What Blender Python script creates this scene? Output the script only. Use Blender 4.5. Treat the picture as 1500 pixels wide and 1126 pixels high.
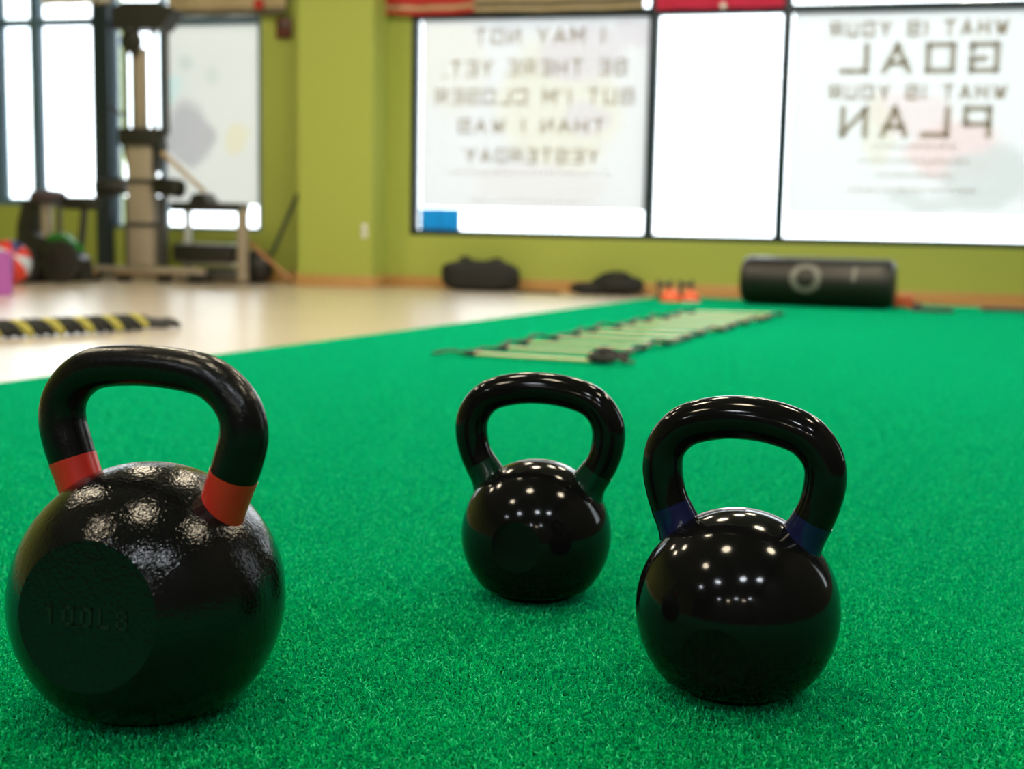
import bpy, bmesh, math, random
import numpy as np
from mathutils import Vector, Matrix

random.seed(7)
scene = bpy.context.scene
for o in list(bpy.data.objects):
    bpy.data.objects.remove(o, do_unlink=True)
COL = scene.collection

# ------------------------------------------------------------------ camera
IMG_W, IMG_H, FPX = 1500.0, 1126.0, 1862.0
CAM_H, PITCH, ROLL = 0.406, math.radians(7.01), math.radians(1.2)
cam_d = bpy.data.cameras.new('camera')
cam = bpy.data.objects.new('camera', cam_d)
COL.objects.link(cam)
cam_d.sensor_fit = 'HORIZONTAL'
cam_d.sensor_width = 36.0
cam_d.lens = 36.0 * FPX / IMG_W
RCAM = Matrix.Rotation(math.pi / 2 - PITCH, 3, 'X') @ Matrix.Rotation(ROLL, 3, 'Z')
CPOS = Vector((0, 0, CAM_H))
cam.matrix_world = Matrix.Translation(CPOS) @ RCAM.to_4x4()
cam_d.dof.use_dof = True
cam_d.dof.focus_distance = 1.13
cam_d.dof.aperture_fstop = 4.9
cam_d.clip_start = 0.01
scene.camera = cam

# ------------------------------------------------------------------ world and exposure
world = bpy.data.worlds.new('overcast_sky')
scene.world = world
world.use_nodes = True
bg = world.node_tree.nodes['Background']
bg.inputs[0].default_value = (0.90, 0.95, 1.0, 1)
bg.inputs[1].default_value = 5.2
LAMP_STRENGTH = 60.0
vs = scene.view_settings
vs.view_transform = 'Standard'
vs.look = 'None'
vs.gamma = 1.0
vs.use_curve_mapping = False
vs.exposure = 0.0

# ------------------------------------------------------------------ pixel -> place helpers
def ray(x, y):
    return RCAM @ Vector(((x - 750) / FPX, -(y - 563) / FPX, -1.0))

def ground(x, y, z=0.0):
    d = ray(x, y)
    return CPOS + d * ((z - CAM_H) / d.z)

P0 = ground(600, 420)
_P2 = ground(1450, 448)
U = (_P2 - P0).normalized()                 # along the window wall, to the right
WDIR = Vector((-U.y, U.x, 0))               # through the window wall, outward
WYAW = math.atan2(U.y, U.x)

def on_wall(x, y, off=0.0):
    """pixel -> (s, z) on the plane parallel to the window wall, off metres inside the room"""
    d = ray(x, y)
    p = P0 - WDIR * off
    t = (p - CPOS).dot(WDIR) / d.dot(WDIR)
    q = CPOS + d * t
    return (q - P0).dot(U), q.z

def W(s, off, z):
    """wall coordinates -> world; off is metres into the room"""
    return P0 + U * s - WDIR * off + Vector((0, 0, z))

def off_of(p):
    return -(p - P0).dot(WDIR)

# ------------------------------------------------------------------ materials
def nt(m):
    m.use_nodes = True
    return m.node_tree

def mat(name, color, rough=0.5, metal=0.0, spec=0.5, coat=0.0, coat_rough=0.1, sheen=0.0, sheen_tint=None,
        bump=None, var=None, trans=0.0):
    m = bpy.data.materials.new(name)
    t = nt(m)
    b = t.nodes['Principled BSDF']
    c = (*color, 1)
    b.inputs['Base Color'].default_value = c
    b.inputs['Roughness'].default_value = rough
    b.inputs['Metallic'].default_value = metal
    b.inputs['Specular IOR Level'].default_value = spec
    b.inputs['Coat Weight'].default_value = coat
    b.inputs['Coat Roughness'].default_value = coat_rough
    b.inputs['Sheen Weight'].default_value = sheen
    if sheen_tint:
        b.inputs['Sheen Tint'].default_value = (*sheen_tint, 1)
    tc = t.nodes.new('ShaderNodeTexCoord')
    if var:                                   # (scale, amount): colour mottling
        n = t.nodes.new('ShaderNodeTexNoise')
        n.inputs['Scale'].default_value = var[0]
        n.inputs['Detail'].default_value = 4
        t.links.new(tc.outputs['Object'], n.inputs['Vector'])
        r = t.nodes.new('ShaderNodeMapRange')
        r.inputs['To Min'].default_value = 1 - var[1]
        r.inputs['To Max'].default_value = 1 + var[1]
        t.links.new(n.outputs['Fac'], r.inputs['Value'])
        mx = t.nodes.new('ShaderNodeVectorMath')
        mx.operation = 'SCALE'
        mx.inputs[0].default_value = color
        t.links.new(r.outputs['Result'], mx.inputs['Scale'])
        t.links.new(mx.outputs['Vector'], b.inputs['Base Color'])
    if bump:                                  # (scale, strength, distance)
        n = t.nodes.new('ShaderNodeTexNoise')
        n.inputs['Scale'].default_value = bump[0]
        n.inputs['Detail'].default_value = bump[3] if len(bump) > 3 else 2
        t.links.new(tc.outputs['Object'], n.inputs['Vector'])
        bp = t.nodes.new('ShaderNodeBump')
        bp.inputs['Strength'].default_value = bump[1]
        bp.inputs['Distance'].default_value = bump[2]
        t.links.new(n.outputs['Fac'], bp.inputs['Height'])
        t.links.new(bp.outputs['Normal'], b.inputs['Normal'])
        if coat:
            t.links.new(bp.outputs['Normal'], b.inputs['Coat Normal'])
    return m

def translucent(name, color, back=(0.8, 0.8, 0.8), mix=0.7, blobs=()):
    """thin printed film: lets daylight through, tinted by the print"""
    m = bpy.data.materials.new(name)
    t = nt(m)
    for n in list(t.nodes):
        t.nodes.remove(n)
    out = t.nodes.new('ShaderNodeOutputMaterial')
    tr = t.nodes.new('ShaderNodeBsdfTranslucent')
    df = t.nodes.new('ShaderNodeBsdfDiffuse')
    mx = t.nodes.new('ShaderNodeMixShader')
    mx.inputs[0].default_value = mix
    df.inputs[0].default_value = (*back, 1)
    t.links.new(df.outputs[0], mx.inputs[1])
    t.links.new(tr.outputs[0], mx.inputs[2])
    t.links.new(mx.outputs[0], out.inputs[0])
    tr.inputs[0].default_value = (*color, 1)
    if blobs:
        tc = t.nodes.new('ShaderNodeTexCoord')
        nz = t.nodes.new('ShaderNodeTexNoise')
        nz.inputs['Scale'].default_value = 3.0
        t.links.new(tc.outputs['Object'], nz.inputs['Vector'])
        ad = t.nodes.new('ShaderNodeVectorMath'); ad.operation = 'SCALE'
        ad.inputs['Scale'].default_value = 0.22
        t.links.new(nz.outputs['Color'], ad.inputs[0])
        sm = t.nodes.new('ShaderNodeVectorMath'); sm.operation = 'ADD'
        t.links.new(tc.outputs['Object'], sm.inputs[0])
        t.links.new(ad.outputs[0], sm.inputs[1])
        prev = None
        for (cx, cz, rx, rz, col, amt) in blobs:
            sub = t.nodes.new('ShaderNodeVectorMath'); sub.operation = 'SUBTRACT'
            sub.inputs[1].default_value = (cx + .11, .11, cz + .11)
            t.links.new(sm.outputs[0], sub.inputs[0])
            dv = t.nodes.new('ShaderNodeVectorMath'); dv.operation = 'DIVIDE'
            dv.inputs[1].default_value = (rx, 5, rz)
            t.links.new(sub.outputs[0], dv.inputs[0])
            ln = t.nodes.new('ShaderNodeVectorMath'); ln.operation = 'LENGTH'
            t.links.new(dv.outputs[0], ln.inputs[0])
            mr = t.nodes.new('ShaderNodeMapRange')
            mr.inputs['From Min'].default_value = 1.0
            mr.inputs['From Max'].default_value = 0.75
            mr.inputs['To Max'].default_value = amt
            t.links.new(ln.outputs['Value'], mr.inputs['Value'])
            mc = t.nodes.new('ShaderNodeMix'); mc.data_type = 'RGBA'
            t.links.new(mr.outputs['Result'], mc.inputs[0])
            mc.inputs[7].default_value = (*col, 1)
            if prev is None:
                mc.inputs[6].default_value = (*color, 1)
            else:
                t.links.new(prev, mc.inputs[6])
            prev = mc.outputs[2]
        t.links.new(prev, tr.inputs[0])
    return m

def emissive(name, color, strength):
    m = bpy.data.materials.new(name)
    t = nt(m)
    b = t.nodes['Principled BSDF']
    b.inputs['Base Color'].default_value = (.9, .9, .9, 1)
    b.inputs['Emission Color'].default_value = (*color, 1)
    b.inputs['Emission Strength'].default_value = strength
    return m

def glass_mat():
    m = bpy.data.materials.new('window_glass')
    t = nt(m)
    for n in list(t.nodes):
        t.nodes.remove(n)
    out = t.nodes.new('ShaderNodeOutputMaterial')
    tr = t.nodes.new('ShaderNodeBsdfTransparent')
    tr.inputs[0].default_value = (.96, .98, .98, 1)
    gl = t.nodes.new('ShaderNodeBsdfGlossy')
    gl.inputs['Roughness'].default_value = 0.02
    fr = t.nodes.new('ShaderNodeFresnel')
    fr.inputs[0].default_value = 1.45
    mx = t.nodes.new('ShaderNodeMixShader')
    t.links.new(fr.outputs[0], mx.inputs[0])
    t.links.new(tr.outputs[0], mx.inputs[1])
    t.links.new(gl.outputs[0], mx.inputs[2])
    t.links.new(mx.outputs[0], out.inputs[0])
    return m

def floor_mat():
    m = mat('maple_floor', (.50, .36, .22), rough=.34, spec=1.0, coat=1.0, coat_rough=.27)
    t = m.node_tree
    b = t.nodes['Principled BSDF']
    tc = t.nodes.new('ShaderNodeTexCoord')
    mp = t.nodes.new('ShaderNodeMapping')
    mp.inputs['Rotation'].default_value = (0, 0, -WYAW)
    t.links.new(tc.outputs['Object'], mp.inputs['Vector'])
    br = t.nodes.new('ShaderNodeTexBrick')
    br.inputs['Scale'].default_value = 1.0
    br.inputs['Brick Width'].default_value = 1.1
    br.inputs['Row Height'].default_value = .057
    br.inputs['Mortar Size'].default_value = .0008
    br.inputs['Color1'].default_value = (.70, .61, .49, 1)
    br.inputs['Color2'].default_value = (.64, .55, .44, 1)
    br.inputs['Mortar'].default_value = (.30, .21, .13, 1)
    t.links.new(mp.outputs[0], br.inputs['Vector'])
    t.links.new(br.outputs['Color'], b.inputs['Base Color'])
    return m

def turf_pile_mat():
    m = bpy.data.materials.new('turf_fibre')
    t = nt(m)
    b = t.nodes['Principled BSDF']
    at = t.nodes.new('ShaderNodeAttribute')
    at.attribute_name = 'shade'
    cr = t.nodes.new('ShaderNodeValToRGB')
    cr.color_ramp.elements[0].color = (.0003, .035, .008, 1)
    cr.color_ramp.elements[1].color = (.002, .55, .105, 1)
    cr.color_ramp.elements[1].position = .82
    glint = cr.color_ramp.elements.new(1.0)             # highlights painted into the colour of a few fibres
    glint.color = (.07, .82, .36, 1)
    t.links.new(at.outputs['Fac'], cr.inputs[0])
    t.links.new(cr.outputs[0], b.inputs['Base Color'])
    b.inputs['Roughness'].default_value = .35
    b.inputs['Specular IOR Level'].default_value = 0.0
    tl = t.nodes.new('ShaderNodeBsdfTranslucent')     # thin plastic fibres glow when lit from behind
    tl.inputs[0].default_value = (.0008, .74, .29, 1)
    mx = t.nodes.new('ShaderNodeMixShader')
    mx.inputs[0].default_value = .30
    t.links.new(b.outputs[0], mx.inputs[1])
    t.links.new(tl.outputs[0], mx.inputs[2])
    sh = t.nodes.new('ShaderNodeBsdfSheen')           # upward-facing sheen, bluish window glare put into its teal tint
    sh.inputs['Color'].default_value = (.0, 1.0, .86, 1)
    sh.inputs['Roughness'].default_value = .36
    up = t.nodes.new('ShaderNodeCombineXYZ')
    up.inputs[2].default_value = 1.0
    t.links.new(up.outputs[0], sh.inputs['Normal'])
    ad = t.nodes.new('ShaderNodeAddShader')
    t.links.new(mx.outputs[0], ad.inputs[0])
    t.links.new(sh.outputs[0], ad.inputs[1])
    t.links.new(ad.outputs[0], t.nodes['Material Output'].inputs[0])
    return m

M = {}
M['glass'] = glass_mat()
M['floor'] = floor_mat()
M['wall'] = mat('olive_green_paint', (.34, .395, .068), rough=.6, bump=(60, .08, .002))
M['wall_dark'] = mat('taupe_paint', (.09, .08, .065), rough=.7, bump=(60, .08, .002))
M['ceiling'] = mat('dark_ceiling_paint', (.22, .22, .22), rough=.8, bump=(40, .1, .002))
M['baseboard'] = mat('orange_oak', (.46, .26, .09), rough=.35, var=(14, .12))
M['frame'] = mat('dark_bronze_frame', (.02, .035, .05), rough=.35, metal=.3, bump=(90, .03, .001))
M['frame_blue'] = mat('blue_grey_frame', (.08, .15, .22), rough=.35, bump=(90, .03, .001))
M['turf_base'] = mat('turf_backing', (.0008, .09, .02), rough=.8, spec=0.0, bump=(900, .6, .004), var=(700, .5))
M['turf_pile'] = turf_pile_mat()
M['pavement'] = mat('pale_concrete', (.6, .6, .58), rough=.8, bump=(30, .2, .003), var=(6, .1))
M['bell_gloss'] = mat('black_gloss_enamel', (.004, .004, .004), rough=.10, spec=.20, bump=(95, .05, .0012, 3))
M['bell_rough'] = mat('black_hammered_enamel', (.004, .004, .004), rough=.10, spec=.32, bump=(300, .4, .0012, 3))
M['letter_enamel'] = mat('glint_toned_enamel', (.0095, .0085, .0055), rough=.2, spec=.4, bump=(240, .2, .001))  # paler than the body: glints on the letters put into the base colour
M['bell_handle'] = mat('black_handle_enamel', (.004, .004, .004), rough=.24, spec=.24, bump=(260, .28, .0012, 3))
M['red_band'] = mat('red_paint', (.52, .022, .012), rough=.3, bump=(240, .12, .001))
M['green_band'] = mat('dark_green_paint', (.003, .024, .012), rough=.16, spec=.3, bump=(200, .06, .001))
M['blue_band'] = mat('navy_paint', (.007, .009, .045), rough=.16, spec=.3, bump=(200, .06, .001))
M['black_plastic'] = mat('black_plastic', (.012, .012, .010), rough=.45, bump=(150, .1, .001))
M['black_vinyl'] = mat('black_vinyl', (.010, .010, .008), rough=.38, spec=.5, bump=(70, .1, .002))
M['black_cloth'] = mat('black_nylon', (.008, .008, .007), rough=.75, bump=(400, .3, .001))
M['beige_steel'] = mat('beige_powder_coat', (.30, .255, .19), rough=.4, bump=(200, .05, .001))
M['chrome'] = mat('chrome', (.62, .62, .62), rough=.12, metal=1.0, bump=(200, .01, .001))
M['dark_steel'] = mat('dark_grey_steel', (.045, .045, .04), rough=.45, bump=(200, .05, .001))
M['saddle'] = mat('plum_vinyl', (.045, .028, .036), rough=.5, bump=(90, .1, .001))
M['green_plastic'] = mat('green_plastic', (.012, .16, .016), rough=.4, bump=(90, .05, .001))
M['wood_pole'] = mat('ash_wood', (.42, .29, .14), rough=.5, var=(25, .15))
M['wood_pole_red'] = mat('reddish_wood', (.36, .17, .07), rough=.5, var=(25, .15))
M['dark_rod'] = mat('dark_green_rubber', (.03, .05, .02), rough=.5, bump=(90, .05, .001))
M['red_ball'] = mat('red_rubber', (.62, .035, .02), rough=.4, bump=(200, .1, .001))
M['blue_ball'] = mat('navy_rubber', (.03, .045, .16), rough=.4, bump=(200, .1, .001))
M['grey_ball'] = mat('pale_blue_rubber', (.5, .58, .66), rough=.4, bump=(200, .1, .001))
M['purple_foam'] = mat('purple_foam', (.36, .085, .36), rough=.7, bump=(200, .3, .001))
M['rope_black'] = mat('black_rope_fibre', (.012, .013, .010), rough=.75, bump=(500, .5, .002))
M['rope_yellow'] = mat('yellow_rope_fibre', (.42, .38, .07), rough=.7, bump=(500, .5, .002))
M['rung'] = mat('yellow_plastic_rung', (.78, .70, .34), rough=.25, spec=.8, bump=(100, .04, .001))
M['strap'] = mat('black_webbing', (.012, .014, .012), rough=.7, bump=(600, .4, .001))
M['orange'] = mat('orange_plastic', (.85, .13, .035), rough=.35, bump=(100, .04, .001))
M['orange_rubber'] = mat('orange_rubber', (.55, .10, .02), rough=.5, bump=(100, .04, .001))
M['grey_print'] = mat('grey_print', (.16, .16, .15), rough=.4, bump=(100, .04, .001))
M['letter'] = translucent('taupe_print', (.72, .68, .60), back=(.3, .28, .22), mix=.8)
M['letter_light'] = translucent('tan_print', (.62, .55, .42), back=(.4, .34, .22), mix=.8)
M['letter_faint'] = translucent('faint_print', (.86, .84, .82), mix=.9)
M['flag_red'] = mat('red_cloth', (.42, .02, .015), rough=.8, bump=(300, .2, .001), var=(20, .1))
M['flag_crimson'] = mat('crimson_cloth', (.52, .012, .06), rough=.8, bump=(300, .2, .001), var=(20, .1))
M['flag_tan'] = mat('tan_cloth', (.42, .33, .20), rough=.8, bump=(300, .2, .001), var=(20, .15))
M['flag_brown'] = mat('brown_cloth', (.10, .085, .055), rough=.8, bump=(300, .2, .001), var=(20, .3))
M['flag_white'] = mat('white_cloth', (.8, .8, .78), rough=.8, bump=(300, .2, .001), var=(20, .04))
M['alarm'] = mat('dark_red_plastic', (.10, .018, .012), rough=.4, bump=(100, .03, .001))
M['white_plastic'] = mat('white_plastic', (.75, .76, .72), rough=.4, bump=(100, .03, .001))
M['lamp_shell'] = mat('grey_aluminium', (.35, .35, .36), rough=.4, metal=.8, bump=(100, .03, .001))
M['lamp_cool'] = emissive('cool_led', (.86, .93, 1.0), LAMP_STRENGTH)
M['lamp_warm'] = emissive('warm_led', (1.0, .86, .62), LAMP_STRENGTH)

# ------------------------------------------------------------------ mesh helpers
class MB:
    """collects shapes into one mesh"""
    def __init__(self):
        self.bm = bmesh.new()

    def box(self, c, size, bevel=0.0, rot=None, seg=2):
        b2 = bmesh.new()
        bmesh.ops.create_cube(b2, size=1)
        for v in b2.verts:
            v.co = Vector((v.co.x * size[0], v.co.y * size[1], v.co.z * size[2]))
        if bevel > 0:
            bmesh.ops.bevel(b2, geom=list(b2.edges), offset=bevel, segments=seg, affect='EDGES', profile=.5)
        mtx = Matrix.Translation(Vector(c))
        if rot is not None:
            mtx = mtx @ rot.to_4x4()
        self._merge(b2, mtx)
        return self

    def bar(self, a, b, w, h=None, bevel=0.0):
        """rectangular bar from a to b; w across, h the other way"""
        a, b = Vector(a), Vector(b)
        h = h or w
        d = b - a
        q = d.to_track_quat('X', 'Z').to_matrix()
        return self.box((a + b) / 2, (d.length, w, h), bevel, q)

    def tube(self, pts, rad, n=12, caps=True, closed=False, flat=1.0, normal=None):
        pts = [Vector(p) for p in pts]
        m = len(pts)
        if not hasattr(rad, '__len__'):
            rad = [rad] * m
        rings = []
        prev = None
        for i, p in enumerate(pts):
            if closed:
                t = pts[(i + 1) % m] - pts[i - 1]
            else:
                t = pts[min(i + 1, m - 1)] - pts[max(i - 1, 0)]
            t.normalize()
            if normal is not None:
                nrm = Vector(normal)
                nrm = (nrm - t * nrm.dot(t)).normalized()
            elif prev is None:
                nrm = t.orthogonal().normalized()
            else:
                nrm = (prev - t * prev.dot(t)).normalized()
            prev = nrm
            bi = t.cross(nrm)
            rings.append([self.bm.verts.new(p + (nrm * math.cos(2 * math.pi * k / n) * flat + bi * math.sin(2 * math.pi * k / n)) * rad[i])
                          for k in range(n)])
        for i in range(m if closed else m - 1):
            a, b = rings[i], rings[(i + 1) % m]
            for k in range(n):
                self.bm.faces.new((a[k], a[(k + 1) % n], b[(k + 1) % n], b[k]))
        if caps and not closed:
            self.bm.faces.new(rings[0][::-1])
            self.bm.faces.new(rings[-1])
        return self

    def lathe(self, prof, n=32, mtx=None):
        """prof: (r, z) from bottom to top"""
        b2 = bmesh.new()
        rings = []
        for r, z in prof:
            if r < 1e-6:
                rings.append([b2.verts.new((0, 0, z))])
            else:
                rings.append([b2.verts.new((r * math.cos(2 * math.pi * k / n), r * math.sin(2 * math.pi * k / n), z)) for k in range(n)])
        for a, b in zip(rings[:-1], rings[1:]):
            if len(a) == 1 and len(b) == 1:
                continue
            for k in range(n):
                k2 = (k + 1) % n
                if len(a) == 1:
                    b2.faces.new((a[0], b[k2], b[k]))
                elif len(b) == 1:
                    b2.faces.new((a[k], a[k2], b[0]))
                else:
                    b2.faces.new((a[k], a[k2], b[k2], b[k]))
        if len(rings[0]) > 1:
            b2.faces.new(rings[0][::-1])
        if len(rings[-1]) > 1:
            b2.faces.new(rings[-1])
        self._merge(b2, mtx or Matrix.Identity(4))
        return self

    def cyl(self, a, b, r, n=20, bevel=0.0):
        a, b = Vector(a), Vector(b)
        d = b - a
        L = d.length
        bv = min(bevel, r * .9, L * .45)
        prof = [(r, 0), (r, L)] if bv <= 0 else [(r - bv, 0), (r - bv * .3, bv * .3), (r, bv), (r, L - bv), (r - bv * .3, L - bv * .3), (r - bv, L)]
        mtx = Matrix.Translation(a) @ d.to_track_quat('Z', 'Y').to_matrix().to_4x4()
        return self.lathe(prof, n, mtx)

    def prism(self, poly, axis_mtx, thick):
        """extrude a 2-D polygon (x, z) by thick along local y, centred"""
        b2 = bmesh.new()
        f = [b2.verts.new((x, -thick / 2, z)) for x, z in poly]
        g = [b2.verts.new((x, thick / 2, z)) for x, z in poly]
        b2.faces.new(f)
        b2.faces.new(g[::-1])
        n = len(poly)
        for i in range(n):
            b2.faces.new((f[i], g[i], g[(i + 1) % n], f[(i + 1) % n]))
        bmesh.ops.recalc_face_normals(b2, faces=b2.faces)
        self._merge(b2, axis_mtx or Matrix.Identity(4))
        return self

    def _merge(self, b2, mtx):
        vm = {}
        for v in b2.verts:
            vm[v] = self.bm.verts.new(mtx @ v.co)
        for f in b2.faces:
            try:
                self.bm.faces.new([vm[v] for v in f.verts])
            except ValueError:
                pass
        b2.free()

    def build(self, name, material, parent=None, smooth=35):
        me = bpy.data.meshes.new(name)
        bmesh.ops.recalc_face_normals(self.bm, faces=self.bm.faces)
        for f in self.bm.faces:
            f.smooth = smooth != 0
        if smooth:
            ca = math.radians(smooth)
            for e in self.bm.edges:
                if len(e.link_faces) == 2 and e.calc_face_angle(0) > ca:
                    e.smooth = False
        self.bm.to_mesh(me)
        self.bm.free()
        me.materials.append(M[material] if isinstance(material, str) else material)
        o = bpy.data.objects.new(name, me)
        COL.objects.link(o)
        if parent:
            o.parent = parent
        return o

def tag(o, label, cat, group=None):
    o['label'] = label
    o['category'] = cat
    if group:
        o['group'] = group
    return o

def thing(name, loc, rz, label, cat, group=None):
    o = bpy.data.objects.new(name, None)
    COL.objects.link(o)
    o.location = loc
    o.rotation_euler = (0, 0, rz)
    o.empty_display_size = .1
    return tag(o, label, cat, group)

def struct(o):
    o['kind'] = 'structure'
    return o

def catmull(pts, n=8):
    pts = [Vector(p) for p in pts]
    out = []
    P = [pts[0] * 2 - pts[1]] + pts + [pts[-1] * 2 - pts[-2]]
    for i in range(1, len(P) - 2):
        a, b, c, d = P[i - 1], P[i], P[i + 1], P[i + 2]
        for k in range(n):
            t = k / n
            out.append(.5 * ((2 * b) + (c - a) * t + (2 * a - 5 * b + 4 * c - d) * t * t + (3 * b - a - 3 * c + d) * t ** 3))
    out.append(pts[-1])
    return out

# ------------------------------------------------------------------ the room
S_L, S_R, DEPTH, CEIL = -4.6, 5.0, 14.0, 3.4
ROT_W = Matrix.Rotation(WYAW, 3, 'Z')
SILL, HEAD, TOPW = .347, 1.772, 2.75

def wallbox(mb, s0, s1, o0, o1, z0, z1, bevel=0):
    c = W((s0 + s1) / 2, (o0 + o1) / 2, (z0 + z1) / 2)
    mb.box(c, (abs(s1 - s0), abs(o1 - o0), abs(z1 - z0)), bevel, ROT_W)
    return mb

struct(wallbox(MB(), S_L - .3, S_R + .3, -.25, DEPTH + .3, -.12, 0).build('floor', 'floor'))
struct(wallbox(MB(), S_L - .3, S_R + .3, -.25, DEPTH + .3, CEIL, CEIL + .12).build('ceiling', 'ceiling'))
sx = lambda px, py=200: on_wall(px, py)[0]
W1 = (sx(-150), sx(146))
W2 = (sx(164), sx(383))
W3 = (sx(601), S_R - .35)
WT = .16
mb = MB()
wallbox(mb, S_L - .2, W1[0], 0, -WT, 0, CEIL)
wallbox(mb, W1[0], W1[1], 0, -WT, 0, .495)
wallbox(mb, W1[1], W2[0], 0, -WT, 0, CEIL)
wallbox(mb, W2[0], W2[1], 0, -WT, 0, SILL)
wallbox(mb, W2[1], W3[0], 0, -WT, 0, CEIL)
wallbox(mb, W3[0], W3[1], 0, -WT, 0, SILL)
wallbox(mb, W3[1], S_R + .2, 0, -WT, 0, CEIL)
for w in (W1, W2, W3):
    wallbox(mb, w[0], w[1], 0, -WT, TOPW, CEIL)
struct(mb.build('wall_back', 'wall', smooth=0))
# dark post between the two left windows
struct(wallbox(MB(), W1[1] - .01, W2[0] + .01, .0, .05, 0, TOPW, .004).build('trim_1', 'frame'))
# projecting column
COLS = (on_wall(437, 300, .28)[0], on_wall(545, 300, .28)[0])
struct(wallbox(MB(), COLS[0], COLS[1], 0, .28, 0, CEIL).build('wall_column', 'wall', smooth=0))
# side and rear walls (outside the frame, they hold the light in)
struct(wallbox(MB(), S_L - .2, S_L, 0, DEPTH, 0, CEIL).build('wall_left', 'wall', smooth=0))
struct(wallbox(MB(), S_L - .2, S_R + .2, DEPTH, DEPTH + .2, 0, CEIL).build('wall_front', 'wall_dark', smooth=0))
RW = [(.9, 2.6), (3.9, 5.3)]
mb = MB()
wallbox(mb, S_R, S_R + .2, 0, RW[0][0], 0, CEIL)
wallbox(mb, S_R, S_R + .2, RW[0][1], RW[1][0], 0, CEIL)
wallbox(mb, S_R, S_R + .2, RW[1][1], DEPTH, 0, CEIL)
for a, b in RW:
    wallbox(mb, S_R, S_R + .2, a, b, 0, SILL)
    wallbox(mb, S_R, S_R + .2, a, b, TOPW, CEIL)
struct(mb.build('wall_right', 'wall_dark', smooth=0))
# baseboards
mb = MB()
BBH = .075
for a, b, o in ((S_L, COLS[0], 0), (COLS[1], S_R, 0), (COLS[0] - .012, COLS[1] + .012, .28)):
    wallbox(mb, a, b, o, o + .014, 0, BBH, .003)
wallbox(mb, COLS[1], COLS[1] + .014, 0, .28, 0, BBH, .003)
wallbox(mb, COLS[0] - .014, COLS[0], 0, .28, 0, BBH, .003)
struct(mb.build('baseboard_back', 'baseboard'))

def window(name, s0, s1, z0, mullions, fm='frame', fw=.035, heads=(HEAD,), hh=.05):
    """a frame with uprights, a head rail and separate panes"""
    e = bpy.data.objects.new(name, None)
    COL.objects.link(e)
    e.location = W((s0 + s1) / 2, -.045, z0)
    e.rotation_euler = (0, 0, WYAW)
    struct(e)
    c = (s0 + s1) / 2
    H = TOPW - z0
    hw = (s1 - s0) / 2
    f = MB()
    f.box((0, 0, fw * .42), (2 * hw, .07, fw * .84), .002)
    f.box((0, 0, H - fw / 2), (2 * hw, .07, fw), .004)
    f.box((-hw + fw / 2, 0, H / 2), (fw, .07, H), .004)
    f.box((hw - fw / 2, 0, H / 2), (fw, .07, H), .004)
    f.build('window_frame', fm, e)
    edges = [-hw + fw]
    for m_, mw in mullions:
        x = m_ - c
        MB().box((x, 0, H / 2), (mw, .08, H - fw), .005).build('mullion', fm, e)
        edges += [x - mw / 2, x + mw / 2]
    edges.append(hw - fw)
    rows = [fw * .85] + [v for h in heads for v in (h - z0 - hh / 2, h - z0 + hh / 2)] + [H - fw]
    for h in heads:
        MB().box((0, 0, h - z0), (2 * hw - 2 * fw, .075, hh), .004).build('transom_rail', fm, e)
    for i in range(0, len(edges), 2):
        for j in range(0, len(rows), 2):
            x0, x1, a, b = edges[i], edges[i + 1], rows[j], rows[j + 1]
            MB().box(((x0 + x1) / 2, .01, (a + b) / 2), (x1 - x0, .006, b - a)).build('pane', 'glass', e, smooth=0)
    return e

window('window_1', W1[0], W1[1], .495, [(sx(52), .07), (sx(-12), .17)], 'frame_blue', fw=.06, heads=(on_wall(60, 32)[1],))
window('window_2', W2[0], W2[1], SILL, [(sx(236), .03)], 'frame_blue', fw=.03)
window('window_3', W3[0], W3[1], SILL, [(sx(953), .062), (sx(1146), .058), (sx(1720), .06)], 'frame', fw=.045)
# daylight windows of the right-hand wall
for k, (a, b) in enumerate(RW):
    e = bpy.data.objects.new('window_%d' % (4 + k), None)
    COL.objects.link(e)
    e.location = W(S_R + .1, (a + b) / 2, SILL)
    e.rotation_euler = (0, 0, WYAW + math.pi / 2)
    struct(e)
    hw, H, fw = (b - a) / 2, TOPW - SILL, .05
    f = MB()
    f.box((0, 0, fw / 2), (2 * hw, .07, fw), .004)
    f.box((0, 0, H - fw / 2), (2 * hw, .07, fw), .004)
    f.box((-hw + fw / 2, 0, H / 2), (fw, .07, H), .004)
    f.box((hw - fw / 2, 0, H / 2), (fw, .07, H), .004)
    f.build('window_frame', 'frame', e)
    MB().box((0, 0, H / 2), (.05, .075, H - fw), .004).build('mullion', 'frame', e)
    for sgn in (-1, 1):
        MB().box((sgn * (hw - fw + .025) / 2, 0, H / 2), (hw - fw - .025, .006, H - 2 * fw)).build('pane', 'glass', e, smooth=0)
# pavement outside
mb = MB()
mb.box(W(0, -20.4, -.16), (90, 40, .1), 0, ROT_W)
struct(mb.build('pavement_back', 'pavement'))
mb = MB()
mb.box(W(S_R + 15.4, 10, -.16), (30, 20.8, .1), 0, ROT_W)
struct(mb.build('pavement_right', 'pavement'))

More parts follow.
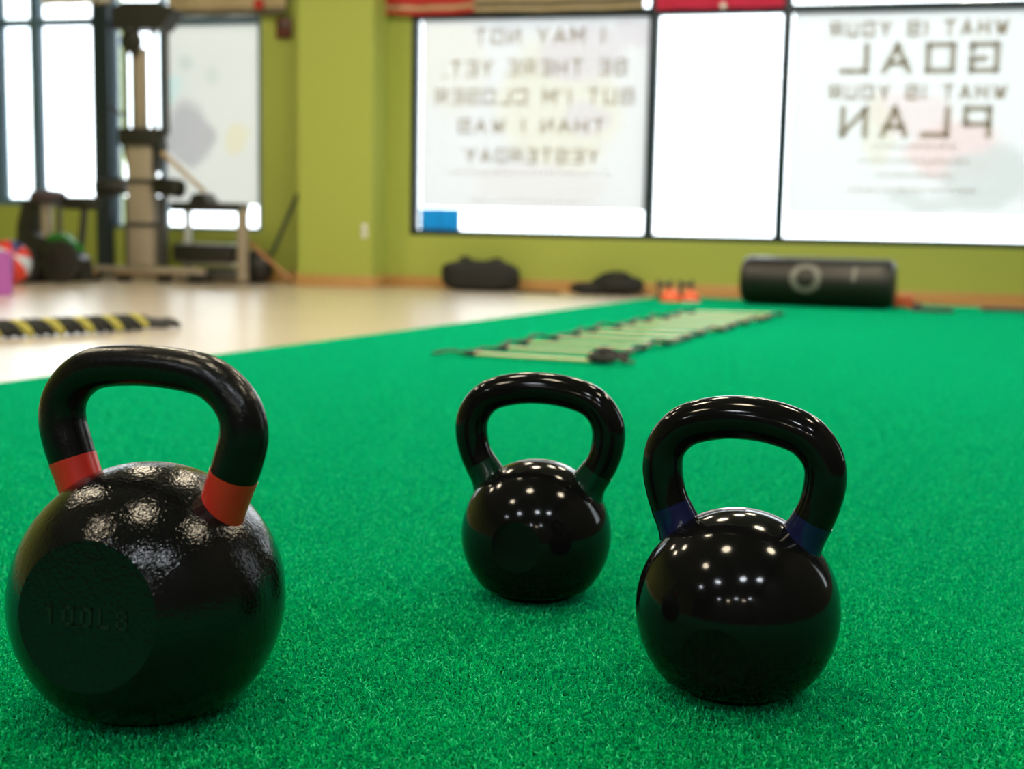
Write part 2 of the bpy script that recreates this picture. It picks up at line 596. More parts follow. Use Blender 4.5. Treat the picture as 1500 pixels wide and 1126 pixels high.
# ------------------------------------------------------------------ turf
T0, T3 = ground(0, 563), ground(950, 438)
E1 = (T3 - T0).normalized()
E2 = Vector((E1.y, -E1.x, 0))
TZ = .006                            # height at which things rest on the pile
TB = .0015                           # top of the turf backing
FAR_OFF = .16
def isect_far(p, d, off):
    t = ((P0 - WDIR * off) - p).dot(WDIR) / d.dot(WDIR)
    return p + d * t
A = isect_far(T0, E1, FAR_OFF)
D = W(S_R - .25, FAR_OFF, 0)
tA = 13.0
B = A - E1 * tA
C_ = D - E1 * (tA - 1.0)
bm = MB()
b2 = bm.bm
lo = [b2.verts.new((p.x, p.y, 0.0)) for p in (A, B, C_, D)]
hi = [b2.verts.new((p.x, p.y, TB)) for p in (A, B, C_, D)]
b2.faces.new(hi[::-1]); b2.faces.new(lo)
for i in range(4):
    b2.faces.new((lo[i], lo[(i + 1) % 4], hi[(i + 1) % 4], hi[i]))
turf = bm.build('turf_mat', 'turf_base', smooth=0)
tag(turf, 'wide bright green artificial turf strip laid over the wooden gym floor', 'turf')

# fibre pile: one small square of fibres, repeated over the strip by geometry nodes
PS = .16
rng = np.random.default_rng(3)
NB = 9000
px = rng.uniform(-PS / 2, PS / 2, NB); py = rng.uniform(-PS / 2, PS / 2, NB)
az = rng.uniform(0, 2 * np.pi, NB); ln = rng.uniform(.0035, .0075, NB); wd = rng.uniform(.00042, .00098, NB)
lean = rng.uniform(.25, 1.2, NB); shade = rng.uniform(0, 1, NB)
dx, dy = np.cos(az), np.sin(az)
wa = az + rng.uniform(.9, 2.2, NB); wx, wy = np.cos(wa), np.sin(wa)
V = np.zeros((NB, 5, 3))
for k, (t_, w_) in enumerate(((0, 1), (0, -1), (.55, 1), (.55, -1), (1, 0))):
    bend = lean * (t_ ** 1.4)
    V[:, k, 0] = px + dx * ln * t_ * np.sin(bend) + wx * wd * w_
    V[:, k, 1] = py + dy * ln * t_ * np.sin(bend) + wy * wd * w_
    V[:, k, 2] = ln * t_ * np.cos(bend) * .95
base = (np.arange(NB) * 5)[:, None]
q = np.stack([base[:, 0], base[:, 0] + 1, base[:, 0] + 3, base[:, 0] + 2], 1)
tr = np.stack([base[:, 0] + 2, base[:, 0] + 3, base[:, 0] + 4], 1)
me = bpy.data.meshes.new('turf_pile')
me.from_pydata(V.reshape(-1, 3).tolist(), [], q.tolist() + tr.tolist())
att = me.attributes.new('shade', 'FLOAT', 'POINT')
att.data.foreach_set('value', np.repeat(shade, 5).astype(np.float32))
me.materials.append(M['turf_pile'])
pile = bpy.data.objects.new('turf_pile', me)
COL.objects.link(pile)
pile.parent = turf
pile['kind'] = 'stuff'
NX, NY = 30, 68                     # cells across and along the strip
# local frame: x across (E2), y along (E1); origin at the far left corner
pile.matrix_local = Matrix(((E2.x, E1.x, 0, A.x), (E2.y, E1.y, 0, A.y), (0, 0, 1, TB), (0, 0, 0, 1)))
g = bpy.data.node_groups.new('turf_pile_rows', 'GeometryNodeTree')
g.interface.new_socket('Geometry', in_out='INPUT', socket_type='NodeSocketGeometry')
g.interface.new_socket('Geometry', in_out='OUTPUT', socket_type='NodeSocketGeometry')
N = g.nodes.new
gi, go = N('NodeGroupInput'), N('NodeGroupOutput')
grid = N('GeometryNodeMeshGrid')
grid.inputs['Size X'].default_value = (NX - 1) * PS
grid.inputs['Size Y'].default_value = (NY - 1) * PS
grid.inputs['Vertices X'].default_value = NX
grid.inputs['Vertices Y'].default_value = NY
sp = N('GeometryNodeSetPosition')
sp.inputs['Offset'].default_value = ((NX - 1) * PS / 2 + PS / 2, -(NY - 1) * PS / 2 + 8 * PS, 0)
g.links.new(grid.outputs['Mesh'], sp.inputs['Geometry'])
pos = N('GeometryNodeInputPosition')
dot = N('ShaderNodeVectorMath'); dot.operation = 'DOT_PRODUCT'
dot.inputs[1].default_value = (E2.dot(WDIR), E1.dot(WDIR), 0)
g.links.new(pos.outputs[0], dot.inputs[0])
cmp_ = N('FunctionNodeCompare'); cmp_.data_type = 'FLOAT'; cmp_.operation = 'GREATER_THAN'
g.links.new(dot.outputs['Value'], cmp_.inputs[0])
cmp_.inputs[1].default_value = -.09
dele = N('GeometryNodeDeleteGeometry')
g.links.new(sp.outputs[0], dele.inputs['Geometry'])
g.links.new(cmp_.outputs[0], dele.inputs['Selection'])
iop = N('GeometryNodeInstanceOnPoints')
g.links.new(dele.outputs[0], iop.inputs['Points'])
g.links.new(gi.outputs[0], iop.inputs['Instance'])
rv = N('FunctionNodeRandomValue'); rv.data_type = 'INT'
for s_ in rv.inputs:
    if s_.name == 'Min' and s_.type == 'INT': s_.default_value = 0
    if s_.name == 'Max' and s_.type == 'INT': s_.default_value = 3
mul = N('ShaderNodeMath'); mul.operation = 'MULTIPLY'; mul.inputs[1].default_value = math.pi / 2
g.links.new([s_ for s_ in rv.outputs if s_.type == 'INT'][0], mul.inputs[0])
cx = N('ShaderNodeCombineXYZ')
g.links.new(mul.outputs[0], cx.inputs['Z'])
g.links.new(cx.outputs[0], iop.inputs['Rotation'])
g.links.new(iop.outputs[0], go.inputs[0])
md = pile.modifiers.new('rows', 'NODES')
md.node_group = g

# ------------------------------------------------------------------ stroke lettering
GL = {
 'A': [[(0, 0), (.5, 1), (1, 0)], [(.2, .3), (.8, .3)]],
 'B': [[(0, 0), (0, 1), (.9, 1), (.95, .55), (0, .52)], [(.95, .52), (1, 0), (0, 0)]],
 'C': [[(1, .8), (1, 1), (0, 1), (0, 0), (1, 0), (1, .2)]],
 'D': [[(0, 0), (0, 1), (.8, 1), (1, .8), (1, .2), (.8, 0), (0, 0)]],
 'E': [[(1, 1), (0, 1), (0, 0), (1, 0)], [(0, .5), (.85, .5)]],
 'G': [[(1, .78), (1, 1), (0, 1), (0, 0), (1, 0), (1, .45), (.5, .45)]],
 'H': [[(0, 0), (0, 1)], [(1, 0), (1, 1)], [(0, .5), (1, .5)]],
 'I': [[(.5, 0), (.5, 1)]],
 'L': [[(0, 1), (0, 0), (1, 0)]],
 'M': [[(0, 0), (0, 1), (.5, .3), (1, 1), (1, 0)]],
 'N': [[(0, 0), (0, 1), (1, 0), (1, 1)]],
 'O': [[(0, 0), (0, 1), (1, 1), (1, 0), (0, 0)]],
 'P': [[(0, 0), (0, 1), (1, 1), (1, .42), (0, .42)]],
 'R': [[(0, 0), (0, 1), (1, 1), (1, .48), (0, .48)], [(.45, .48), (1, 0)]],
 'S': [[(1, .8), (1, 1), (0, 1), (0, .53), (1, .5), (1, 0), (0, 0), (0, .2)]],
 'T': [[(0, 1), (1, 1)], [(.5, 1), (.5, 0)]],
 'U': [[(0, 1), (0, 0), (1, 0), (1, 1)]],
 'W': [[(0, 1), (.25, 0), (.5, .75), (.75, 0), (1, 1)]],
 'Y': [[(0, 1), (.5, .45), (1, 1)], [(.5, .45), (.5, 0)]],
 '1': [[(.2, .8), (.5, 1), (.5, 0)]],
 '0': [[(0, 0), (0, 1), (1, 1), (1, 0), (0, 0)]],
 "'": [[(.5, 1), (.5, .75)]],
 ',': [[(.5, .05), (.35, -.2)]],
}
WIDTH = {'I': .25, "'": .2, ',': .25, ' ': .55, 'W': 1.15, 'M': 1.1}

def lettering(done, text, x0, x1, z0, z1, y, th, stroke, mirror=False, gap=.3):
    """a line of text filling x0..x1, z0..z1 in the local x-z plane at depth y; done(mb) builds each letter"""
    ws = [WIDTH.get(c, 1.0) for c in text]
    total = sum(ws) + gap * (len(text) - 1)
    k = (x1 - x0) / total
    x = 0
    hs = stroke / 2
    for c, w in zip(text, ws):
        mb = MB()
        for pl in GL.get(c, []):
            for a, b in zip(pl[:-1], pl[1:]):
                def P(p):
                    X = (x + hs / k + p[0] * max(w - stroke / k, .02)) * k
                    X = x1 - X if mirror else x0 + X
                    return Vector((X, y, z0 + hs + p[1] * (z1 - z0 - stroke)))
                pa, pb = P(a), P(b)
                d = (pb - pa)
                if d.length < 1e-6:
                    continue
                d.normalize()
                pa, pb = pa - d * hs * .98, pb + d * hs * .98
                ang = math.atan2(d.z, d.x)
                mb.box((pa + pb) / 2, ((pb - pa).length, th, stroke), 0, Matrix.Rotation(-ang, 3, 'Y'))
        if c in GL:
            done(mb)
        x += w + gap

# ------------------------------------------------------------------ window films
FILM_OFF = -.044
def film(name, px0, px1, py0, py1, color, blobs, label):
    s0, _ = on_wall(px0, (py0 + py1) / 2, FILM_OFF)
    s1, _ = on_wall(px1, (py0 + py1) / 2, FILM_OFF)
    _, z1 = on_wall((px0 + px1) / 2, py0, FILM_OFF)
    _, z0 = on_wall((px0 + px1) / 2, py1, FILM_OFF)
    e = thing(name, W((s0 + s1) / 2, FILM_OFF, z0), WYAW, label, 'window poster')
    hw, H = (s1 - s0) / 2, z1 - z0
    bl = []
    for bx, bz, rx, rz, col, amt in blobs:      # in fractions of the sheet
        bl.append(((bx - .5) * 2 * hw, bz * H, rx * hw * 2, rz * H, col, amt))
    mt = translucent(name + '_film', color, mix=.82, blobs=bl)
    sh = MB()
    # a single thin sheet with a slight billow
    nx, nz = 16, 12
    vs_ = [[sh.bm.verts.new((-hw + 2 * hw * i / nx, .002 * math.sin(i * 1.3) * math.sin(math.pi * j / nz), H * j / nz)) for i in range(nx + 1)] for j in range(nz + 1)]
    for j in range(nz):
        for i in range(nx):
            sh.bm.faces.new((vs_[j][i], vs_[j][i + 1], vs_[j + 1][i + 1], vs_[j + 1][i]))
    sh.build('sheet', mt, e)
    return e, (s0 + s1) / 2, z0

def film_text(e, c, zb, text, px0, px1, py0, py1, stroke, material, small=False):
    ym, xm = (py0 + py1) / 2, (px0 + px1) / 2
    s0, _ = on_wall(px0, ym, FILM_OFF)
    s1, _ = on_wall(px1, ym, FILM_OFF)
    _, z1 = on_wall(xm, py0, FILM_OFF)
    _, z0 = on_wall(xm, py1, FILM_OFF)
    mb = MB()
    if small:                                   # print too small to read: broken thin dashes
        r = random.Random(int(px0 + py0))
        x = s0 - c
        while x < s1 - c:
            w = r.uniform(.015, .05)
            mb.box((x + w / 2, -.006, (z0 + z1) / 2 - zb), (w, .001, (z1 - z0) * r.uniform(.5, .8)))
            x += w + r.uniform(.012, .022)
        mb.build('small_print', material, e, smooth=0)['kind'] = 'stuff'
    else:
        lettering(lambda m_: m_.build('letter', material, e, smooth=0), text, s0 - c, s1 - c, z0 - zb, z1 - zb, -.006, .001, stroke, mirror=True, gap=.42)

WHITE = (.57, .555, .55)
PINK, CREAM, GREY, LILAC = (.61, .45, .43), (.57, .53, .42), (.47, .48, .465), (.51, .46, .475)
e, c, zb = film('window_film', 618, 948, 23, 306, WHITE,
    [(.62, .55, .30, .40, CREAM, .7), (.70, .80, .20, .16, LILAC, .8), (.93, .90, .10, .10, LILAC, .9), (.12, .75, .2, .3, CREAM, .4), (.55, .12, .36, .13, (.555, .51, .50), .8), (.74, .47, .10, .10, LILAC, .7)],
    'white window poster with five lines of mirrored brown capitals, blue sign below it')
for tx, a, b, y0, y1 in (('I MAY NOT', 696, 886, 41, 64), ('BE THERE YET,', 650, 918, 88, 111), ("BUT I'M CLOSER", 638, 928, 130, 153),
                         ('THAN I WAS', 672, 886, 174, 195), ('YESTERDAY', 682, 877, 218, 239)):
    film_text(e, c, zb, tx, a, b, y0, y1, .0125, 'letter_light')
film_text(e, c, zb, '', 660, 895, 250, 256, 0, 'letter_faint', True)
film_text(e, c, zb, '', 690, 880, 293, 297, 0, 'letter_faint', True)
e, c, zb = film('window_film', 1158, 1545, 14, 316, (.61, .61, .60),
    [(.62, .33, .20, .16, PINK, .8), (.48, .50, .18, .10, PINK, .5), (.78, .18, .20, .17, GREY, .9), (.55, .06, .20, .05, GREY, .7), (.35, .40, .06, .2, CREAM, .6)],
    'white window poster with large mirrored grey words and faint pink print')
for tx, a, b, y0, y1, st, mt_ in (('WHAT IS YOUR', 1217, 1478, 30, 53, .016, 'letter_light'), ('GOAL', 1230, 1465, 62, 108, .034, 'letter'),
                                 ('WHAT IS YOUR', 1215, 1475, 124, 146, .015, 'letter_light'), ('PLAN', 1230, 1453, 155, 202, .034, 'letter')):
    film_text(e, c, zb, tx, a, b, y0, y1, st, mt_)
for a, b, y in ((1280, 1400, 214), (1258, 1418, 236), (1284, 1390, 257), (1240, 1432, 279)):
    film_text(e, c, zb, '', a, b, y - 5, y + 5, 0, 'letter_faint', True)
e, c, zb = film('window_film', 238, 384, 22, 300, (.50, .48, .43),
    [(.28, .36, .26, .19, (.33, .31, .305), 1), (.74, .36, .14, .10, (.505, .455, .31), .9), (.08, .6, .12, .1, (.41, .50, .46), .9), (.5, .7, .08, .05, (.41, .42, .37), .8), (.22, .75, .08, .05, (.38, .40, .355), .8)],
    'cream window poster with a faded grey shape and yellow patch behind the cable machine')
# blue sign in the lower corner of the window
s0, z0 = on_wall(614, 343, -.02); s1, z1 = on_wall(674, 305, -.02)
e = thing('window_sign', W((s0 + s1) / 2, -.03, SILL + .02), WYAW, 'small bright blue two-panel sign standing at the window sill corner', 'sign')
bw, bh = (s1 - s0), z1 - SILL - .02
M['blue_film'] = translucent('blue_film', (.07, .48, .72), back=(.05, .22, .36), mix=.75)
for k in (-1, 1):
    MB().box((k * bw / 4, 0, bh / 2), (bw / 2 - .004, .004, bh - .006), .001).build('sign_panel', 'blue_film', e)
MB().box((0, .003, .004), (bw, .014, .008), .002).build('sign_foot', 'black_plastic', e)
MB().box((0, .001, bh / 2), (.006, .008, bh), .001).build('sign_spine', 'blue_film', e)

# ------------------------------------------------------------------ flags over the windows
def flag(name, px0, px1, py, material, label, off=.06, top=2.35, sag=0.0, hem=None, motif=None, bands=None):
    s0, zl = on_wall(px0, py, off); s1, zr = on_wall(px1, py, off)
    z0 = (zl + zr) / 2
    e = thing(name, W((s0 + s1) / 2, off, z0), WYAW, label, 'flag', 'flags hung over the windows')
    hw, H = (s1 - s0) / 2, top - z0
    def cloth(za, zb_, dy=0.0, x0=-hw, x1=hw):
        mb = MB()
        nx, nz = 28, 8
        vv = []
        for j in range(nz + 1):
            row = []
            for i in range(nx + 1):
                t = i / nx
                x = x0 + (x1 - x0) * t
                tx = (x + hw) / (2 * hw)
                low = -sag * math.sin(math.pi * tx)
                z = za + (zb_ - za) * j / nz
                z = z + low * (1 - z / H)
                yy = .012 * math.sin(tx * 17 + 1) * (1 - z / H * .7) + dy
                row.append((x, yy, z))
            vv.append(row)
        fr = [[mb.bm.verts.new(p) for p in row] for row in vv]
        bk = [[mb.bm.verts.new((p[0], p[1] + .0015, p[2])) for p in row] for row in vv]
        for j in range(nz):
            for i in range(nx):
                mb.bm.faces.new((fr[j][i], fr[j][i + 1], fr[j + 1][i + 1], fr[j + 1][i]))
                mb.bm.faces.new((bk[j][i], bk[j + 1][i], bk[j + 1][i + 1], bk[j][i + 1]))
        for i in range(nx):
            mb.bm.faces.new((fr[0][i], bk[0][i], bk[0][i + 1], fr[0][i + 1]))
            mb.bm.faces.new((fr[nz][i], fr[nz][i + 1], bk[nz][i + 1], bk[nz][i]))
        for j in range(nz):
            mb.bm.faces.new((fr[j][0], fr[j + 1][0], bk[j + 1][0], bk[j][0]))
            mb.bm.faces.new((fr[j][nx], bk[j][nx], bk[j + 1][nx], fr[j + 1][nx]))
        return mb
    cloth(0, H).build('cloth', material, e)
    if hem:
        for za, zb_, hm in hem:
            cloth(za, zb_, -.003).build('stripe', hm, e)
    if motif:
        for x_, z_, r_, mm in motif:
            MB().cyl((x_ * hw, -.022, z_), (x_ * hw, -.016, z_), r_, 16).build('emblem', mm, e)
    MB().cyl((-hw - .02, .008, H), (hw + .02, .008, H), .012).build('pole', 'black_plastic', e)
    return e

flag('wall_flag', 556, 697, 19, 'flag_red', 'red flag with a tan stripe above the poster of brown capitals', sag=.012, hem=[(.03, .055, 'flag_tan')])
flag('wall_flag', 694, 944, 16, 'flag_brown', 'brown flag with tan stripes above the poster of brown capitals', off=.10, sag=.006, hem=[(.012, .035, 'flag_tan'), (.07, .10, 'flag_tan')])
flag('wall_flag', 961, 1149, 12, 'flag_crimson', 'crimson flag with a white emblem above the bare window pane', motif=[(.06, .012, .018, 'flag_white')])
flag('wall_flag', 245, 420, 23, 'flag_tan', 'tan flag with red emblem above the cream poster beside the column', hem=[(.0, .045, 'flag_brown')], motif=[(.56, .068, .036, 'flag_red')])
flag('wall_flag', 60, 163, 6, 'flag_white', 'off-white flag above the blue-framed window panes', hem=[(.0, .012, 'flag_tan')])

# alarm and switch plate on the wall
s0, z0 = on_wall(418, 42)
e = thing('fire_alarm', W(s0, .0, z0), WYAW, 'dark red alarm box on the green wall beside the column', 'alarm')
MB().box((0, -.02, 0), (.11, .04, .13), .012).build('housing', 'alarm', e)
MB().box((0, -.043, .015), (.06, .008, .03), .002).build('strobe', 'dark_steel', e)
s0, z0 = on_wall(534, 338, .28)
e = thing('switch_plate', W(s0, .28, z0), WYAW, 'small pale switch plate on the green column', 'switch')
MB().box((0, -.004, 0), (.035, .008, .09), .003).build('plate', 'white_plastic', e)
MB().box((0, -.010, 0), (.010, .008, .024), .002).build('toggle', 'black_plastic', e)

# ------------------------------------------------------------------ pendant lamps (some seen as glints on the enamel, extra rear ones added for light)
def lamp(x, y, r, warm, first=[None]):
    e = thing('pendant_lamp', (x, y, CEIL - .42), 0,
              ('warm' if warm else 'cool') + ' round pendant lamp hanging from the dark gym ceiling', 'lamp',
              ('warm' if warm else 'cool') + ' pendant lamps')
    MB().lathe([(r * 1.02, 0), (r * 1.05, .02), (r * .55, .10), (r * .3, .20), (0, .21)], 28).build('shade', 'lamp_shell', e)
    MB().lathe([(0, -.012), (r * .8, -.010), (r * .97, .004)], 28).build('diffuser', 'lamp_warm' if warm else 'lamp_cool', e)
    MB().cyl((0, 0, .2), (0, 0, .42), .008, 8).build('cable', 'black_plastic', e)
for x, y, r, w in [(-4.0, -1.5, .22, 0), (-1.9, -1.5, .22, 0), (.05, -1.5, .22, 0), (1.25, -1.5, .22, 0), (2.7, -1.5, .22, 0),
                   (-2.0, .3, .22, 1), (-.45, .9, .22, 1), (1.7, 1.0, .22, 1), (-.9, 2.6, .22, 1), (1.3, 2.8, .22, 1), (-2.6, 3.2, .22, 1),
                   (3.0, 3.2, .22, 1), (-.4, 6.4, .22, 1), (1.6, 6.2, .22, 1), (-2.2, 6.8, .22, 1), (3.3, 4.2, .22, 1), (0, 4.2, .22, 1), (-3.6, 4.0, .22, 1), (-1.6, 5.2, .22, 1), (.9, 5.2, .22, 1), (3.2, 5.2, .22, 1), (-3.6, 5.6, .22, 1),  # rear rows include lamps added to brighten the back wall and far turf
                   (-3.4, -4.6, .2, 0), (-2.2, -5.2, .2, 1), (-1.0, -4.6, .2, 0), (-.1, -5.2, .2, 1), (.7, -4.6, .2, 0)]:
    lamp(x, y, r, w)

# ------------------------------------------------------------------ kettlebells
def kettlebell(cx, cy, r, yaw, shift, pts, rads, inner, band_z, flare, body_m, handle_m, band_m, facet, label, text=None):
    e = thing('kettlebell', (cx, cy, TZ), -yaw, label, 'kettlebell')
    zc = r * .82
    # body: a ball of revolution, flat base with a rounded foot
    prof = [(0, 0)]
    rb = math.sqrt(r * r - zc * zc)
    prof += [(rb * .80, 0), (rb * .90, .0012), (rb * .965, .0045)]
    a0 = math.asin((.012 - zc) / r)
    NA = 72
    for i in range(NA + 1):
        a = a0 + (math.pi / 2 - a0) * i / NA
        prof.append((max(r * math.cos(a), 0) if i < NA else 0, zc + r * math.sin(a)))
    body = MB().lathe(prof, 128)
    if facet:
        faz, fel, fr = facet
        n = Vector((math.sin(faz) * math.cos(fel), -math.cos(faz) * math.cos(fel), math.sin(fel)))
        dpl = math.sqrt(r * r - fr * fr)
        co = Vector((0, 0, zc)) + n * dpl
        res = bmesh.ops.bisect_plane(body.bm, geom=list(body.bm.verts) + list(body.bm.edges) + list(body.bm.faces),
                                     plane_co=co, plane_no=n, clear_outer=True)
        edges = [x for x in res['geom_cut'] if isinstance(x, bmesh.types.BMEdge)]
        bmesh.ops.holes_fill(body.bm, edges=edges, sides=0)
    bo = body.build('body', body_m, e, smooth=12 if facet else None)
    if facet and text:
        tx, th_, tw = text
        yv = -n
        xv = Vector((0, 0, 1)).cross(n).normalized()
        zv = n.cross(xv) * 1.0
        fm = Matrix(((xv.x, yv.x, zv.x, co.x), (xv.y, yv.y, zv.y, co.y), (xv.z, yv.z, zv.z, co.z), (0, 0, 0, 1)))
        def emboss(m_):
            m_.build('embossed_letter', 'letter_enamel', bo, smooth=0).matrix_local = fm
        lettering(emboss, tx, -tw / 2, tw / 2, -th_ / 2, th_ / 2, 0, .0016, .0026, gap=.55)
    # handle
    half = inner + pts                       # from inside the ball up to the middle of the grip
    full = [(x, z) for x, z in half] + [(-x, z) for x, z in half[::-1]]
    cl = catmull([(x + shift, 0, z) for x, z in full], 10)
    nh = len(half)
    rr = [rads[0] * flare[i] if i < len(inner) else rads[i - len(inner)] for i in range(nh)]
    rr = rr + rr[::-1]
    rc = [v.x for v in catmull([(q_, 0, 0) for q_ in rr], 10)]
    MB().tube(cl, rc, 36, normal=(0, 1, 0)).build('handle', handle_m, e, smooth=None)
    # painted bands round the foot of each horn
    m = len(cl) // 2
    for side in (0, 1):
        idx = [i for i in range(len(cl)) if (i <= m) == (side == 0) and cl[i].z < band_z]
        seg = [cl[i] for i in idx]
        # end exactly at band_z
        j = idx[-1] if side == 0 else idx[0]
        k = j + 1 if side == 0 else j - 1
        t = (band_z - cl[j].z) / (cl[k].z - cl[j].z)
        endp, endr = cl[j].lerp(cl[k], t), rc[j] + (rc[k] - rc[j]) * t
        rs = [rc[i] + .0004 for i in idx]
        if side == 0:
            seg, rs = seg + [endp], rs + [endr + .0004]
        else:
            seg, rs = [endp] + seg, [endr + .0004] + rs
        MB().tube(seg, rs, 36, normal=(0, 1, 0)).build('colour_band', band_m, e, smooth=50)
    return e

R_ = math.radians
kettlebell(-.297, 1.024, .1114, R_(21), .0035,
    [(-.0738, .1867), (-.0832, .2113), (-.0888, .2326), (-.0857, .2517), (-.0722, .2682), (-.0515, .2787), (-.0166, .2828)],
    [.0190, .0198, .0193, .0183, .0176, .0172, .0168], [(-.0600, .150), (-.0665, .168)], .2005, [1.04, 1.0],
    'bell_rough', 'bell_handle', 'red_band', (R_(8), R_(6), .058),
    'large textured black kettlebell with red bands at the foot of its handle', ('100LB', .0150, .070))
kettlebell(.030, 1.367, .0823, R_(15), .0006,
    [(-.0577, .1296), (-.0705, .1507), (-.0765, .1729), (-.0754, .1928), (-.0651, .2105), (-.0482, .2212), (-.0171, .2278)],
    [.0190, .0174, .0178, .0177, .0173, .0172, .0171], [(-.0440, .105), (-.0505, .117)], .1425, [1.45, 1.25],
    'bell_gloss', 'bell_gloss', 'green_band', (R_(-2), R_(2), .027),
    'smallest glossy black kettlebell with dark green bands at the foot of its handle')
kettlebell(.2018, 1.085, .0888, R_(22), -.0008,
    [(-.0554, .1444), (-.0656, .1665), (-.0707, .1891), (-.0695, .2079), (-.0609, .2228), (-.0460, .2337), (-.0163, .2410)],
    [.0186, .0175, .0178, .0176, .0180, .0186, .0188], [(-.0420, .118), (-.0485, .131)], .1590, [1.45, 1.25],
    'bell_gloss', 'bell_gloss', 'blue_band', (R_(0), R_(-14), .028),
    'medium glossy black kettlebell with navy blue bands at the foot of its handle')

# ------------------------------------------------------------------ battle rope on the wooden floor
ra, rb_ = ground(-220, 508), ground(212, 484)
dr = (rb_ - ra).normalized()
RR = .033
e = thing('battle_rope', (rb_.x, rb_.y, 0), math.atan2(dr.y, dr.x), 'thick twisted black and yellow battle rope lying on the wooden floor', 'rope')
Lr = (rb_ - ra).length
for k, (mname, nm) in enumerate((('rope_black', 'strand'), ('rope_black', 'strand'), ('rope_yellow', 'strand'))):
    pts = []
    n_ = int(Lr / .006)
    for i in range(n_ + 1):
        x = -Lr + Lr * i / n_
        a = (x / .118) * 2 * math.pi + k * 2 * math.pi / 3
        w = .012 * math.sin(x * 3.0)
        fade = 1 if x < -.04 else .55 + .45 * (-x / .04)
        pts.append((x, w + .0165 * fade * math.cos(a), RR + .0165 * fade * math.sin(a)))
    MB().tube(pts, .0165, 10).build(nm, mname, e)
MB().tube(catmull([(-.05, 0, RR), (0, 0, RR * .95), (.05, 0, .026), (.085, 0, .024)], 6), [.026] * 6 + [.021] * 6 + [.020] * 7, 16).build('grip', 'black_plastic', e)
MB().tube(catmull([(.08, 0, .024), (.105, -.002, .026), (.125, -.012, .022), (.13, -.03, .014)], 5), [.021] * 6 + [.017] * 5 + [.012] * 5, 12).build('end_cap', 'black_plastic', e)

# ------------------------------------------------------------------ agility ladder
NR = 12
l0, l1 = ground(688, 522, TZ), ground(1012, 460, TZ)
r0, r1 = ground(872, 533, TZ), ground(1142, 463, TZ)
e = thing('agility_ladder', ((l0 + r0) / 2).to_tuple()[:2] + (TZ,), 0, 'agility ladder with yellow rungs and black straps stretched over the green turf', 'ladder')
org = Vector(e.location)
def lz(p, z=.004):
    v = p - org
    return Vector((v.x, v.y, z))
rungs = []
for i in range(NR):
    t = i / (NR - 1)
    a, b = l0.lerp(l1, t), r0.lerp(r1, t)
    w = .012 * math.sin(i * 2.3)
    a, b = lz(a, .006) + Vector((w, 0, 0)), lz(b, .006) + Vector((w, w * .4, 0))
    rungs.append((a, b))
    MB().bar(a + Vector((0, 0, .005)), b + Vector((0, 0, .005)), .034, .006, .002).build('rung', 'rung', e)
for side in (0, 1):
    pts = []
    for i in range(NR):
        p = rungs[i][side]
        pts.append(p + Vector((0, 0, .004)))
        if i < NR - 1:
            q_ = rungs[i + 1][side]
            pts.append((p + q_) / 2 + Vector((.012 if side else -.012, 0, .010 + .006 * (i % 3))))
    sgn = 1 if side else -1
    first = pts[0]
    tail = [first + Vector((.11 * sgn + .0, -.05, .002)), first + Vector((.06 * sgn, -.025, .010))]
    MB().tube(catmull(tail + pts, 4), .013, 8, flat=.35, normal=(0, 0, 1)).build('side_strap', 'strap', e)
    for i in range(NR):
        p = rungs[i][side]
        MB().box(p + Vector((0, 0, .006)), (.034, .05, .013), .004).build('rung_clip', 'strap', e)
mb = MB()
pb = rungs[0][1]
mb.tube(catmull([pb + Vector((-.02, -.01, .012)), pb + Vector((.02, .01, .03)), pb + Vector((.05, -.01, .014)), pb + Vector((.03, -.04, .012)), pb + Vector((-.01, -.02, .018)), pb + Vector((.03, .015, .035)), pb + Vector((.09, -.03, .01))], 6), .012, 8)
mb.build('bunched_strap', 'strap', e)

# ------------------------------------------------------------------ heavy bag
bc0, bc1 = ground(1094, 447, TZ), ground(1308, 453, TZ)
BR, BL = .135, .0
mid = (bc0 + bc1) / 2
dv = (bc1 - bc0)
byaw = math.radians(-23)
BL = .83
e = thing('punching_bag', (mid.x - .01, mid.y + .03, TZ + .003), byaw, 'black punching bag with a grey ring emblem lying on the turf by the wall', 'punching bag')
prof = [(0, 0), (BR * .8, 0), (BR * .93, .012), (BR * .985, .035), (BR, .07), (BR, BL - .07), (BR * .985, BL - .035), (BR * .93, BL - .012), (BR * .8, BL), (0, BL)]
mt = Matrix.Translation((-BL / 2, 0, BR)) @ Matrix.Rotation(math.pi / 2, 4, 'Y')
MB().lathe(prof, 48, mt).build('bag_body', 'black_vinyl', e)
for x in (-BL / 2 + .05, BL / 2 - .05):
    MB().tube([(x, math.cos(a) * (BR + .001), BR + math.sin(a) * (BR + .001)) for a in [2 * math.pi * k / 48 for k in range(48)]], .004, 6, closed=True).build('seam', 'black_plastic', e)
def bag_patch(poly_fn, n, name):
    """strip of quads wrapped on the bag's front: poly_fn(t)->((x, arc) inner, outer)"""
    mb = MB()
    ring = []
    for i in range(n + 1):
        row = []
        for (x, arc) in poly_fn(i / n):
            a = math.pi + .35 - arc / BR
            row.append(mb.bm.verts.new((x, math.cos(a) * (BR + .0015), BR + math.sin(a) * (BR + .0015))))
        ring.append(row)
    for a, b in zip(ring[:-1], ring[1:]):
        mb.bm.faces.new((a[0], a[1], b[1], b[0]))
    return mb.build(name, 'grey_print', e)
bag_patch(lambda t: [(-.045 + .052 * math.cos(2 * math.pi * t), .075 + .052 * math.sin(2 * math.pi * t)), (-.045 + .085 * math.cos(2 * math.pi * t), .075 + .085 * math.sin(2 * math.pi * t))], 40, 'ring_emblem')
